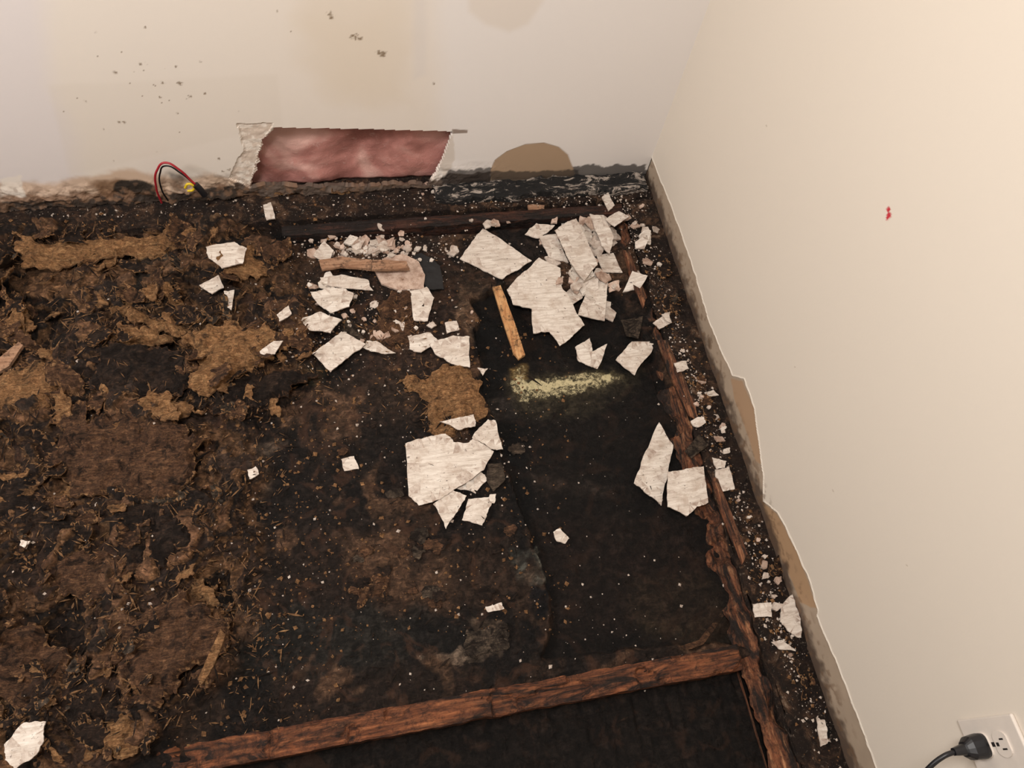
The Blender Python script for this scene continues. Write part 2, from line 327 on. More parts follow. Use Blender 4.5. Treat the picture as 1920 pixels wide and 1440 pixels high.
def bcol(a,z):
    c=np.zeros(a.shape+(3,))+lin(CW)
    def p(P,cc,mix,soft,warp=.01,ws=14,s=0):
        nonlocal c
        m=(mask(a,z,bwp(P),soft,warp,ws,s)*mix)[...,None];c=c*(1-m)+lin(cc)*m
    p([(-300,-300),(75,-300),(95,160),(150,260),(160,420),(-300,420)],(223,215,214),.85,.03)
    p([(800,-300),(1500,-300),(1230,330),(830,330)],(231,225,221),.9,.04)
    p([(90,160),(520,140),(530,235),(130,330)],(219,208,195),.35,.008,.003)
    p([(565,-300),(780,-300),(770,190),(700,210),(620,180),(560,120)],(221,207,189),.5,.04,.03)
    p([(575,40),(720,30),(740,170),(640,190)],(218,202,180),.25,.05,.03)
    p([(872,-60),(1010,-60),(1020,0),(990,45),(955,60),(910,45),(880,20)],(219,207,194),.6,.010,.003)
    p([(775,-100),(800,-100),(800,140),(775,150)],(214,208,206),.35,.01,.004)
    p([(-200,340),(100,345),(240,320),(330,330),(450,330),(450,380),(300,400),(0,420),(-200,430)],(198,168,142),.85,.012,.018,24,1)
    p([(170,345),(215,330),(290,345),(300,378),(200,385)],(120,88,60),.9,.008,.016,30,2)
    p([(205,350),(225,340),(262,337),(298,348),(296,378),(215,380)],(22,18,16),.95,.004,.014,50,3)
    p([(318,325),(345,330),(345,358),(322,355)],(60,46,36),.6,.006,.006,50,4)
    p([(0,366),(120,364),(220,362),(330,360),(420,344),(440,372),(200,395),(0,402)],(122,90,67),.8,.006,.016,50,5)
    p([(-50,380),(100,375),(300,364),(450,350),(450,380),(100,402),(-50,408)],(32,24,20),.94,.003,.018,60,6)
    p([(0,335),(40,330),(48,366),(0,368)],(236,226,214),.8,.004,.01,40,5)
    p([(440,344),(460,340),(820,338),(840,325),(920,322),(920,345),(820,380),(440,390)],(64,45,33),.95,.002,.006,60,3)
    p([(830,319),(1210,309),(1215,330),(830,345)],(40,34,32),.85,.003,.014,60,4)
    p([(920,340),(920,318),(928,300),(950,284),(985,271),(1020,268),(1048,276),(1065,290),(1076,318),(1080,340)],(170,144,118),1.,.0015,.0015)
    p([(920,345),(915,320),(1000,322),(1085,318),(1085,345)],(40,34,32),.8,.003,.008,60,4)
    p(TORN,(204,186,170),.9,.0015,.006,60,2)
    p([(820,290),(850,250),(852,300),(832,335)],(214,203,192),.9,.002,.004,60,2)
    p([(848,242),(877,244),(876,249),(848,251)],(110,84,64),.8,.0012,.002)
    n=fbm(a,z,60,4,5);low=sm(.10,.02,z)*sm(-.5,-.9,a)
    k=(sm(.54,.66,n)*low*.75)[...,None];c=c*(1-k)+lin((120,90,68))*k
    tm=mask(a,z,bwp(TORN),.0015,.006,60,2);k=(sm(.5,.6,fbm(a,z,90,4,1))*tm*.7)[...,None];c=c*(1-k)+lin((236,226,214))*k
    rs=np.random.default_rng(5)
    S=[(618,25,5),(622,33,4),(664,68,7),(675,72,4),(712,98,5),(720,100,5),(716,104,4),(215,136,3.5),(305,155,3),(337,156,4),(330,125,2.2),(357,180,3),(384,175,3),(290,160,2.5),(272,52,2),(263,120,2),(375,115,2.2),(813,157,2.5),(222,228,3),(232,229,3),(410,298,3),(300,182,2),(160,190,2),(180,60,1.5),(545,60,1.5),(520,20,1.5),(333,212,2),(428,318,4),(418,322,3)]
    S+=[(rs.normal(300,90),rs.normal(190,70),rs.uniform(.8,1.5)) for _ in range(26)]
    for (u,v,r) in S:
        q=BW(u,v);R=r*.0013
        dd=np.hypot(a-q[0]+(vn(a*300,z*300,1)-.5)*R*1.4,(z-q[2])+(vn(a*300,z*300,2)-.5)*R*1.4)
        m=(1-sm(R*.4,R*1.1,dd))[...,None]*.85;c=c*(1-m)+lin((108,82,50))*m
    return c
def boff(a,z):
    o=a*0
    o+=.0018*mask(a,z,bwp(TORN),.001,.005,60,2)*(1+1.5*fbm(a,z,90,3,3))
    o+=.001*mask(a,z,bwp([(920,338),(920,318),(928,300),(950,284),(985,271),(1020,268),(1048,276),(1065,290),(1076,318),(1080,338)]),.0015,.001)
    low=sm(.09,.01,z)*sm(-.3,-.7,a);o-=low*(fbm(a,z,30,4,4)-.45)*.024
    return o
wb=wall("wall_back",'x',-1.98,0,-.04,.78,.0028,bcol,back_hole,[(-3.2,-1.98,-.04,2.4,lin((224,216,210)))],boff)
pl=rwp([(1230,318),(1274,430),(1301,510),(1326,595),(1350,655),(1373,705),(1394,712),(1414,765),(1427,870),(1431,893),(1430,940),(1458,962),(1492,1030),(1517,1090),(1533,1145),(1530,1155),(1565,1235),(1603,1335),(1642,1440),(1720,1640)])
py=np.array([p[0] for p in pl]);pz=np.array([p[1] for p in pl])
o_=np.argsort(py);py=py[o_];pz=pz[o_]
def pline(a): return np.interp(a,py,pz)
RC=(222,212,199)
def rcol(a,z):
    c=np.zeros(a.shape+(3,))+lin(RC)
    e=z-(pline(a)+(fbm(a,z,60,3,1)-.5)*.008)
    m=(1-sm(-.0012,.0012,e))[...,None]
    s=lin((168,150,131))*(.85+.3*fbm(a,z,25,4,2)[...,None])
    c=c*(1-m)+s*m
    def p(P,cc,mix,soft,warp=.003,ws=40,sd=0):
        nonlocal c
        mm_=(mask(a,z,rwp(P),soft,warp,ws,sd)*mix)[...,None];c=c*(1-mm_)+lin(cc)*mm_
    p([(1369,710),(1390,715),(1412,765),(1426,872),(1415,865),(1395,800),(1375,750)],(170,139,110),.95,.0015)
    p([(1428,940),(1455,965),(1492,1030),(1531,1142),(1500,1130),(1470,1060),(1440,1010)],(170,137,104),.95,.0015)
    k=(sm(.024,-.006,z+(fbm(a,z,45,5,4)-.5)*.06)*.9)[...,None];c=c*(1-k)+lin((66,48,38))*k
    k=(sm(.58,.68,fbm(a,z,70,4,6))*sm(.06,.02,z)*.6)[...,None];c=c*(1-k)+lin((110,84,62))*k
    r=((1-sm(.0,.004,np.abs(e)))*.6)[...,None];c=c*(1-r)+lin((236,228,215))*r
    for (u,v,rr) in [(1666,393,3.),(1667,404,3.2),(1664,410,2.2)]:
        q=RW(u,v);R=rr*.0018;m2=(1-sm(R*.6,R,np.hypot(a-q[1],z-q[2])+ (vn(a*400,z*400,3)-.5)*.002))[...,None];c=c*(1-m2)+lin((190,30,50))*m2
    for (u,v,rr) in [(1437,236,2),(1562,920,2),(1700,1060,1.6),(1618,632,1.5),(1490,688,2)]:
        q=RW(u,v);R=rr*.0011;m2=(1-sm(R*.5,R,np.hypot(a-q[1],z-q[2])))[...,None]*.6;c=c*(1-m2)+lin((150,130,110))*m2
    return c
def roff(a,z):
    e=z-(pline(a)+(fbm(a,z,60,3,1)-.5)*.008)
    return (1-sm(-.001,.001,e))*.0022-(1-sm(0,.004,np.abs(e-.003)))*.0015
def rh(a,z): return z<(-.022+(fbm(a,z*0,30,4,3)-.5)*.012)
q_=RW(1666,400)
wr=wall("wall_right",'y',-1.75,0,-.04,float(max(.66,q_[2]+.05)),.0026,rcol,rh,[(-3,-1.75,-.04,2.4,lin(RC))],roff)
def quad(name,v,c):
    o=mkobj(name,v,[(0,1,2,3)]);setcol(o.data,"Col",np.tile(lin(c),(4,1)));o.data.materials.append(MW);o["kind"]="structure";return o
quad("ceiling",[(-3.2,-3,2.4),(0,-3,2.4),(0,0,2.4),(-3.2,0,2.4)],(232,226,218))
quad("wall_left",[(-3.2,-3,-.05),(-3.2,0,-.05),(-3.2,0,2.4),(-3.2,-3,2.4)],(226,216,204))
quad("wall_front",[(-3.2,-3,-.05),(0,-3,-.05),(0,-3,2.4),(-3.2,-3,2.4)],(226,216,204))

# ------------------------------------------------ height-field beams
def beam(name,x0,x1,y0,y1,z0,z1,mat,amp=.004,ws=40,st=.006,edge=.004,label=None,cat="joist",top=None,jit=1.5):
    A=np.linspace(x0,x1,max(3,int((x1-x0)/st)));B=np.linspace(y0,y1,max(3,int((y1-y0)/st)))
    a,b=np.meshgrid(A,B);e=np.minimum(np.minimum(a-x0,x1-a),np.minimum(b-y0,y1-b))
    z=z1+(fbm(a,b,ws,4,3)-.5)*2*amp-(1-sm(0,edge,e))*edge*.6
    if top is not None: z=z+top(a,b)
    jx=(fbm(a,b,45,3,5)-.5)*amp*jit;jy=(fbm(a,b,45,3,6)-.5)*amp*jit
    ny,nx=a.shape;ix=np.arange(nx*ny).reshape(ny,nx)
    cx,cy,cz=(x0+x1)/2,(y0+y1)/2,z0
    P=np.stack([a+jx-cx,b+jy-cy,z-cz],-1).reshape(-1,3).tolist()
    F=np.stack([ix[:-1,:-1],ix[:-1,1:],ix[1:,1:],ix[1:,:-1]],-1).reshape(-1,4).tolist()
    ring=list(ix[0,:])+list(ix[1:,-1])+list(ix[-1,-2::-1])+list(ix[-2:0,0])
    b0=len(P)
    for r in ring: P.append((P[r][0],P[r][1],0))
    n=len(ring)
    for i in range(n): F.append([ring[i],b0+i,b0+(i+1)%n,ring[(i+1)%n]])
    F.append([b0+i for i in range(n)][::-1])
    ob=mkobj(name,P,F,mat,loc=(cx,cy,cz))
    finish(ob,label,cat);return ob
beam("sill_plate",PLX,.05,-1.9,-.081,-.10,PLZ,MS,amp=.009,ws=30,st=.004,label="rotted wall sill plate crusted with plaster crumbs",cat="sill plate",jit=2.5)
beam("sill_plate",-1.95,.05,PBY,.09,-.10,-.016,MS,amp=.008,ws=26,st=.004,label="blackened sill plate along the wall with the cut hole",cat="sill plate",jit=2.)
beam("floor_joist",-.138,PLX-.002,-1.9,-.13,-.11,-.036,MJY,amp=.008,ws=20,st=.004,label="rotted reddish joist running beside the plain wall",cat="joist",jit=2.5,
     top=lambda a,b:(sm(-.15,-.09,a)-.5)*.02-.03*sm(.45,.6,fbm(a,b,9,3,2)))
beam("floor_joist",-1.0,-.095,-.130,-.096,-.10,-.014,MJD,amp=.003,ws=20,st=.004,label="dark red-brown joist below the mouldy sill",cat="joist",jit=2.)
beam("floor_joist",-1.36,-.140,yj-.048,yj,-.13,-.022,MJ,amp=.003,ws=16,st=.004,label="wet orange-brown joist with black rot patches",cat="joist",jit=2.0,
     top=lambda a,b:-.02*sm(-1.1,-1.3,a)-.008*sm(.54,.62,fbm(a,b,14,4,1)))
q0=BW(812,322)
beam("mouldy_drywall_strip",q0[0],-.014,-.060,-.004,-.018,.006,MM,amp=.009,ws=26,st=.004,label="drywall strip covered in black and white mould",cat="drywall strip",jit=2.5)

# ------------------------------------------------ irregular sheets
def rough_poly(P,amp,depth=3):
    P=[np.array(p,float) for p in P]
    for _ in range(depth):
        Q=[]
        for i in range(len(P)):
            a=P[i];b=P[(i+1)%len(P)];e=b-a;l=np.hypot(*e);Q.append(a)
            if l>.005:
                nrm=np.array([-e[1],e[0]])/l
                Q.append((a+b)/2+nrm*min(amp,l*.33)*random.uniform(-1,1))
        P=Q;amp*=.6
    return P
def sheet(name,P,z,th,wav,mat,res=.012,amp=.002,tilt=(0,0),seed=0,curl=0.,ws=30,edgemat=None,depth=3,droop=0.,**k):
    P=rough_poly(P,amp,depth);c=sum(P)/len(P)
    A=np.array(P);x0,y0=A.min(0);x1,y1=A.max(0)
    gx,gy=np.meshgrid(np.arange(x0+res/2,x1,res),np.arange(y0+res/2,y1,res))
    gx=gx+ (rng.random(gx.shape)-.5)*res*.5;gy=gy+(rng.random(gy.shape)-.5)*res*.5
    if gx.size:
        d=sdf(gx,gy,A);s=d<-res*.35;pts=np.stack([gx[s],gy[s]],-1)
    else: pts=np.zeros((0,2))
    vv=[Vector(p.tolist()) for p in A]+[Vector(p.tolist()) for p in pts]
    r=delaunay_2d_cdt(vv,[],[list(range(len(A)))],1,1e-6)
    V=np.array([tuple(v) for v in r[0]]);F=[list(f) for f in r[2]]
    if len(F)==0: return None
    a,b,c_=V[F[0][0]],V[F[0][1]],V[F[0][2]];ar=(b[0]-a[0])*(c_[1]-a[1])-(b[1]-a[1])*(c_[0]-a[0])
    if ar<0: F=[f[::-1] for f in F]
    lx=V[:,0]-c[0];ly=V[:,1]-c[1];R=max(x1-x0,y1-y0)/2+1e-6
    zz=(fbm(V[:,0]+seed*3.1,V[:,1]+seed*1.7,ws,4,seed,.6)-.5)*2*wav+lx*tilt[0]+ly*tilt[1]+curl*R*((lx**2+ly**2)/R**2)
    if droop:
        dd=-sdf(V[:,0],V[:,1],A);zz=zz-(1-sm(0,.012,dd))*droop*(.3+1.4*fbm(V[:,0],V[:,1],40,3,seed))
    n=len(V);T=np.stack([lx,ly,zz+th],-1);B=np.stack([lx,ly,zz],-1)
    E={}
    for f in F:
        for i in range(3): E[(f[i],f[(i+1)%3])]=1
    bd=[(a,b) for (a,b) in E if (b,a) not in E];bs=set(i for e in bd for i in e)
    FF=F+[[i+n for i in f[::-1]] for f in F]+[[b,a,a+n,b+n] for (a,b) in bd]
    ob=mkobj(name,np.concatenate([T,B]),FF,mat,loc=(c[0],c[1],z))
    if edgemat:
        ob.data.materials.append(edgemat)
        for i,pg in enumerate(ob.data.polygons):
            if i>=2*len(F) or (i<len(F) and random.random()<.3 and any(q in bs for q in F[i])): pg.material_index=1
    finish(ob,**k);return ob
def rest(P):
    zs=[Hs(*p) for p in P]+[Hs(*(sum(np.array(P))/len(P)))]
    zs.sort();return zs[-1]*.6+zs[len(zs)//2]*.4
def fsheet(Q,mat,th=.002,wav=.002,zoff=0.,layer=0,amp=.002,name="broken_tile_fragment",res=.014,tilt=None,label="",cat="debris",group=None,curl=0,ws=30,zfix=None,edgemat=None,depth=3,droop=0.):
    c=np.mean(np.array(Q,float),0);z0=ground(*c)[2]
    P=flp(Q,z0);z=rest(P) if zfix is None else zfix
    z+=.0008+zoff+layer*.005
    P=flp(Q,z)
    if tilt is None: tilt=(random.uniform(-.06,.06),random.uniform(-.06,.06))
    return sheet(name,P,z,th,wav,mat,res=res,amp=amp,tilt=tilt,seed=random.randint(0,60),curl=curl,ws=ws,label=label,cat=cat,group=group,edgemat=edgemat,depth=depth,droop=droop)

# ------------------------------------------------ rotten wood
G1="rotten wood flakes"
big=[([(222,572),(262,564),(300,588),(348,610),(330,628),(280,620),(235,602)],0,"torn tan flake of delaminated rotten wood"),
([(175,655),(250,640),(330,650),(358,690),(340,740),(260,752),(200,742),(168,700)],2,"broad dark brown slab of rotten wood"),
([(352,622),(420,600),(500,603),(550,620),(502,640),(492,682),(450,690),(428,735),(380,738),(352,705),(368,660)],0,"large torn tan slab of rotten wood with frayed edges"),
([(430,692),(560,688),(600,702),(540,742),(470,772),(395,775),(428,735)],2,"dark brown sunken slab of rotten wood"),
([(110,795),(200,772),(330,790),(395,822),(352,905),(250,935),(170,930),(88,880)],1,"wide brown slab of delaminated rotten wood"),
([(245,768),(360,760),(382,776),(310,794),(252,788)],0,"long tan splinter of rotten wood"),
([(18,458),(130,440),(250,440),(372,430),(345,462),(250,476),(150,492),(40,502)],0,"shredded brown strip of rotten wood"),
([(0,690),(60,680),(112,720),(90,762),(30,780),(-40,770)],0,"crumbling tan lump of rotten wood"),
([(225,1175),(330,1100),(432,1160),(400,1232),(330,1300),(280,1335),(218,1260)],1,"brown torn slab of rotten wood"),
([(85,1045),(190,1030),(275,1062),(240,1112),(150,1132),(78,1102)],1,"brown curled slab of rotten wood"),
([(-30,1195),(70,1170),(132,1232),(112,1312),(30,1335),(-30,1310)],1,"brown crumbling slab of rotten wood"),
([(762,695),(850,688),(900,714),(910,782),(842,824),(800,806),(788,742)],0,"tan fibrous chunk of rotten wood"),
([(700,570),(760,542),(802,570),(792,640),(730,662),(688,622)],1,"fuzzy brown chunk of rotten wood amid rubble"),
([(468,452),(540,445),(548,470),(500,487),(474,472)],1,"small reddish-brown chunk of rotten wood"),
([(178,1372),(245,1340),(265,1400),(200,1412)],0,"small tan flake of rotten wood"),
([(180,640),(225,600),(300,622),(345,640),(250,645)],0,"ragged tan flake of rotten wood"),
([(60,720),(140,700),(175,740),(120,775)],1,"brown flake of rotten wood"),
([(0,880),(70,890),(100,960),(40,1000),(-30,960)],2,"dark brown slab of rotten wood"),
([(210,960),(330,940),(370,1010),(300,1060),(220,1030)],2,"dark brown torn slab of rotten wood"),
([(640,1090),(700,1080),(725,1115),(670,1140)],1,"reddish brown flake of rotten wood"),
([(120,1320),(210,1290),(240,1340),(150,1380)],2,"dark flake of rotten wood"),
([(480,352),(560,348),(640,344),(705,350),(640,362),(500,368)],1,"brown splintered wood strip beneath the wall hole"),
([(640,600),(685,590),(690,640),(655,650)],3,"gray brown crumb of rotten wood")]
for Q,mi,lb in big:
    fsheet(Q,MR[mi],.005,.022,zoff=.006 if mi==0 else .004,amp=.022,name="rotten_wood_flake",res=.005,label=lb,cat="rotten wood",group=G1,curl=random.uniform(-.05,.06),ws=30,edgemat=MRAW if mi!=2 else MR[1],depth=4,droop=.012)
lbs=["torn tan flake of rotten wood","crumbled brown flake of rotten wood","dark damp flake of rotten wood","gray-brown flake of rotten wood"]
leftP=[(-60,420),(480,440),(580,620),(560,740),(420,800),(430,1000),(440,1280),(250,1420),(-60,1440)]
lp=np.array(leftP,float)
cnt=0;tries=0
while cnt<225 and tries<5000:
    tries+=1;u=random.uniform(-60,620);v=random.uniform(430,1430)
    if sdf(np.array([u]),np.array([v]),lp)[0]>0: continue
    if 360<u<620 and 440<v<600 and random.random()<.7: continue
    s=random.choice([.4,.5,.6,.7,.9,1.1,1.5]);n=random.randint(6,11);a0=random.random()*6.3;el=random.uniform(.25,.8);th=random.random()*3.14
    Q=[]
    for i in range(n):
        a=a0+i*6.283/n;r=32*s*random.uniform(.45,1.3);x=r*math.cos(a);y=r*math.sin(a)*el
        Q.append((u+x*math.cos(th)-y*math.sin(th),v+(x*math.sin(th)+y*math.cos(th))*.9))
    hot=(500<v<780)
    mi=random.choices([0,1,2,3],[.36,.32,.22,.10] if hot else [.18,.32,.36,.14])[0]
    fsheet(Q,MR[mi],.003,.012,zoff=random.uniform(-.002,.012),amp=.014,name="rotten_wood_flake",res=.006,tilt=(random.uniform(-.8,.8),random.uniform(-.8,.8)),label=lbs[mi],cat="rotten wood",group=G1,curl=random.uniform(-.4,.8),ws=50,edgemat=random.choice([MRAW,MR[0],MRAW]),depth=4);cnt+=1
for _ in range(32):
    u=random.gauss(780,100);v=random.choice([random.uniform(760,1000),random.uniform(1000,1140)]);s=random.uniform(.3,.8);n=7;a0=random.random()*6
    Q=[(u+26*s*random.uniform(.6,1.2)*math.cos(a0+i*.9),v+20*s*random.uniform(.6,1.2)*math.sin(a0+i*.9)) for i in range(n)]
    mi=random.choice([1,2,2,3]);fsheet(Q,MR[mi],.002,.005,amp=.010,name="rotten_wood_flake",res=.008,label=lbs[mi],cat="rotten wood",group=G1,depth=4)
for _ in range(20):
    v=random.uniform(430,1400);u=1212+(v-430)*.355+random.gauss(0,12);s=random.uniform(.3,.8);n=7;a0=random.random()*6
    Q=[(u+18*s*random.uniform(.5,1.2)*math.cos(a0+i*.9),v+34*s*random.uniform(.5,1.2)*math.sin(a0+i*.9)) for i in range(n)]
    mi=random.choice([1,1,2,2,3]);fsheet(Q,MR[mi],.004,.006,amp=.010,name="rotten_wood_flake",res=.006,tilt=(random.uniform(-.3,.3),random.uniform(-.3,.3)),label=lbs[mi],cat="rotten wood",group=G1,edgemat=MRAW,depth=4)
def lath(pts,mat,label,th=.008):
    return fsheet(pts,mat,th,.0008,amp=.0012,name="wood_lath",label=label,cat="wood lath",zoff=.006,tilt=(0,0),ws=10,res=.02)
lath([(923,541),(938,538),(958,590),(984,668),(972,676),(962,664)],MSTICK,"pale orange wood lath on black felt")
lath([(600,500),(640,494),(700,500),(762,502),(768,516),(700,518),(640,512),(606,518)],MSTICK2,"weathered pale wood lath across rubble").location.z+=.02
lath([(-20,690),(38,644),(46,650),(20,690),(-20,712)],MSTICK2,"pale splintered wood sliver on rotten wood")
lath([(988,386),(1020,388),(1020,397),(990,396)],MSTICK2,"small pale wood splinter on the sill")
lath([(372,1275),(415,1180),(425,1190),(402,1250),(380,1285)],MR[0],"tan sliver of rotten wood")
lath([(1275,1212),(1310,1200),(1350,1150),(1356,1155),(1318,1208),(1285,1220)],MR[1],"thin split wood sliver on the joist end",.004)
for Q in [[(1166,470),(1180,475),(1212,560),(1205,580),(1180,520)],[(1232,640),(1250,640),(1300,750),(1308,790),(1290,780),(1252,700)],[(1330,890),(1345,900),(1400,1040),(1390,1060),(1350,960)]]:
    lath(Q,MJY,"split strip of orange-brown wood along the joist",.005)
# ------------------------------------------------ white fragments
G2="broken white tile fragments"
W=[([(862,486),(884,455),(905,430),(950,458),(997,490),(970,508),(942,524),(905,508)],1,"large squarish off-white tile fragment on dark rubble"),
([(950,545),(978,515),(1010,486),(1050,505),(1053,540),(1070,565),(1096,610),(1074,630),(1050,648),(1030,622),(1000,625),(997,580),(962,572)],2,"large jagged off-white tile fragment on black felt"),
([(1040,432),(1060,418),(1080,410),(1100,450),(1120,498),(1095,528),(1070,495),(1055,465)],3,"elongated off-white tile fragment atop a pile"),
([(1105,402),(1130,405),(1150,445),(1143,476),(1128,462),(1115,430)],2,"narrow pale gray tile fragment by the sill"),
([(1010,446),(1042,440),(1066,492),(1028,482)],1,"small stained tile fragment in a pile"),
([(984,440),(1005,420),(1040,424),(1012,447)],1,"thin stained tile fragment in a pile"),
([(1108,522),(1142,514),(1134,601),(1083,592),(1095,560)],1,"cracked off-white tile fragment with pointed corner"),
([(1118,480),(1150,474),(1167,512),(1130,512)],0,"small pinkish tile fragment in a pile"),
([(1154,676),(1184,642),(1231,640),(1212,672),(1190,704)],1,"pointed off-white tile fragment by the sill"),
([(1078,652),(1105,635),(1110,660),(1138,646),(1120,692),(1098,684),(1083,676)],1,"small curled off-white tile fragment"),
([(1188,907),(1206,855),(1235,793),(1262,835),(1251,895),(1240,948),(1210,925)],1,"long kite-shaped white tile fragment on black felt"),
([(1252,885),(1285,880),(1318,876),(1327,943),(1306,950),(1287,968),(1252,950)],2,"squarish white tile fragment beside a longer one"),
([(1340,881),(1366,878),(1377,918),(1346,923)],1,"small square white tile fragment on the sill"),
([(1335,858),(1360,865),(1358,878),(1343,881)],1,"tiny off-white tile fragment on the sill"),
([(760,835),(800,822),(835,815),(850,830),(880,830),(888,821),(926,846),(908,880),(860,912),(825,936),(785,948),(766,930)],2,"large five-sided speckled white tile fragment"),
([(824,791),(858,784),(888,778),(891,800),(858,806)],4,"narrow white tile fragment beside a chunk of wood"),
([(885,822),(915,786),(929,788),(943,843),(920,843),(895,826)],3,"thin pointed white tile fragment leaning on another"),
([(812,946),(850,920),(875,930),(858,960),(836,993)],1,"wedge-shaped white tile fragment"),
([(855,916),(900,884),(916,900),(892,926)],0,"stained tile fragment under a larger one"),
([(878,936),(925,930),(912,965),(904,986),(866,976)],0,"brown stained tile fragment in a small heap"),
([(1037,998),(1050,991),(1067,1010),(1060,1020),(1043,1015)],0,"tiny white tile fragment alone on black felt"),
([(1411,1133),(1445,1130),(1446,1157),(1415,1158)],1,"small square white tile fragment on the sill"),
([(1463,1140),(1485,1115),(1500,1160),(1501,1196),(1480,1186),(1462,1166)],1,"pale gray tile fragment leaning at the wall"),
([(1445,1204),(1465,1200),(1492,1221),(1460,1218)],1,"sliver of white tile on the sill"),
([(387,466),(440,455),(463,466),(455,494),(416,504),(392,486)],2,"rounded beige tile fragment on rotten wood"),
([(374,536),(410,517),(420,540),(398,552)],2,"small white tile fragment on rotten wood"),
([(582,549),(625,540),(663,550),(655,575),(620,588),(595,570)],2,"oval off-white tile fragment in rubble"),
([(585,665),(612,645),(640,622),(686,645),(652,672),(620,699)],2,"stained square tile fragment on dark subfloor"),
([(563,600),(600,585),(641,600),(620,626),(580,620)],1,"small white tile fragment in rubble"),
([(804,646),(850,630),(880,632),(881,690),(842,680),(818,666)],2,"curled white tile fragment by dark felt"),
([(764,631),(805,625),(822,640),(790,661),(768,655)],1,"small pinkish tile fragment in rubble"),
([(487,660),(514,640),(531,640),(516,665),(490,671)],5,"small white tile fragment at slab edge"),
([(588,481),(608,452),(626,470),(616,496)],1,"small off-white tile fragment in rubble"),
([(8,1396),(45,1355),(88,1353),(84,1390),(70,1415),(30,1442),(10,1425)],5,"large curled white tile fragment on rotten wood"),
([(1128,371),(1140,361),(1152,386),(1140,397)],3,"small white tile fragment near the corner"),
([(1134,411),(1160,397),(1179,408),(1152,426)],3,"small white tile fragment near the corner sill"),
([(1263,682),(1286,678),(1291,692),(1270,699)],1,"small white tile fragment on the rotted sill"),
([(519,591),(541,574),(547,590),(524,604)],1,"tiny white tile fragment in rubble"),
([(768,546),(800,540),(814,560),(802,602),(776,600)],2,"broken pale plaster-backed tile fragment"),
([(678,652),(705,640),(742,662),(715,664)],1,"spiky white tile sliver in rubble"),
([(420,547),(440,545),(434,582),(424,575)],2,"narrow white tile sliver on rotten wood"),
([(494,386),(508,381),(516,410),(500,414)],1,"small white chip on the sill"),
([(834,606),(856,602),(861,620),(838,627)],0,"small pinkish tile fragment"),
([(1224,606),(1250,590),(1259,606),(1236,618)],1,"small white tile fragment by the joist"),
([(1240,590),(1256,585),(1256,606),(1246,600)],2,"tiny white tile sliver by the joist"),
([(1062,548),(1086,530),(1092,560),(1070,575)],0,"pinkish tile fragment in a pile"),
([(1090,430),(1108,432),(1112,462),(1096,458)],0,"small tan tile fragment in a pile"),
([(640,862),(664,856),(673,880),(646,884)],0,"torn beige paper scrap on subfloor"),
([(464,882),(480,875),(486,890),(468,899)],0,"small gray tile fragment on subfloor"),
([(600,522),(640,516),(690,525),(700,545),(640,540),(605,535)],1,"pale broken tile strip under a lath"),
([(910,1138),(940,1130),(945,1142),(915,1148)],0,"tiny pale chip on subfloor"),
([(895,690),(915,692),(905,705)],0,"tiny white chip on black felt"),
([(1403,1285),(1410,1285),(1420,1320),(1408,1315)],0,"thin white sliver beside the joist"),
([(918,928),(930,927),(927,944),(916,940)],1,"tiny white chip in a small heap"),
([(1530,1345),(1545,1350),(1552,1390),(1538,1400)],1,"small white tile fragment against the wall"),
([(40,1012),(58,1015),(50,1030),(38,1024)],4,"tiny white chip on rotten wood")]
for Q,ly,lb in W:
    A_=np.array(Q,float);sz=np.ptp(A_,0).max()
    fsheet(Q,MT,.0028,.0012 if sz>60 else .0006,layer=ly,zoff=.003,amp=.003 if sz>50 else .0018,label=lb,cat="tile fragment",group=G2,res=.02,ws=12,edgemat=MP)
for Q in [[(1164,600),(1205,594),(1196,636),(1174,631)],[(1283,846),(1310,815),(1328,835),(1296,860)],[(915,870),(940,868),(947,900),(925,922),(912,900)]]:
    fsheet(Q,MR[3],.003,.001,layer=1,label="gray-brown stained tile fragment among debris",cat="tile fragment",group=G2)
fsheet([(700,505),(720,485),(755,478),(785,492),(797,518),(795,545),(750,548),(715,535)],MPK,.006,.002,layer=0,zoff=.002,amp=.0015,name="plaster_chunk",label="rounded pinkish plaster chunk with smooth curved edge",cat="plaster",res=.01)
fsheet([(758,478),(790,474),(825,500),(832,545),(800,545),(785,500)],m_plain("black_rubber",(18,17,18),.7),.003,.003,layer=0,zoff=.001,amp=.003,name="felt_scrap",label="curved scrap of black felt beside plaster chunk",cat="tar paper",res=.01)
fsheet([(875,1180),(950,1170),(955,1215),(905,1225),(870,1228)],MR[3],.004,.004,name="paper_scrap",label="gray-tan scrap of underlay stuck to subfloor",cat="debris",amp=.010,depth=4,res=.008)
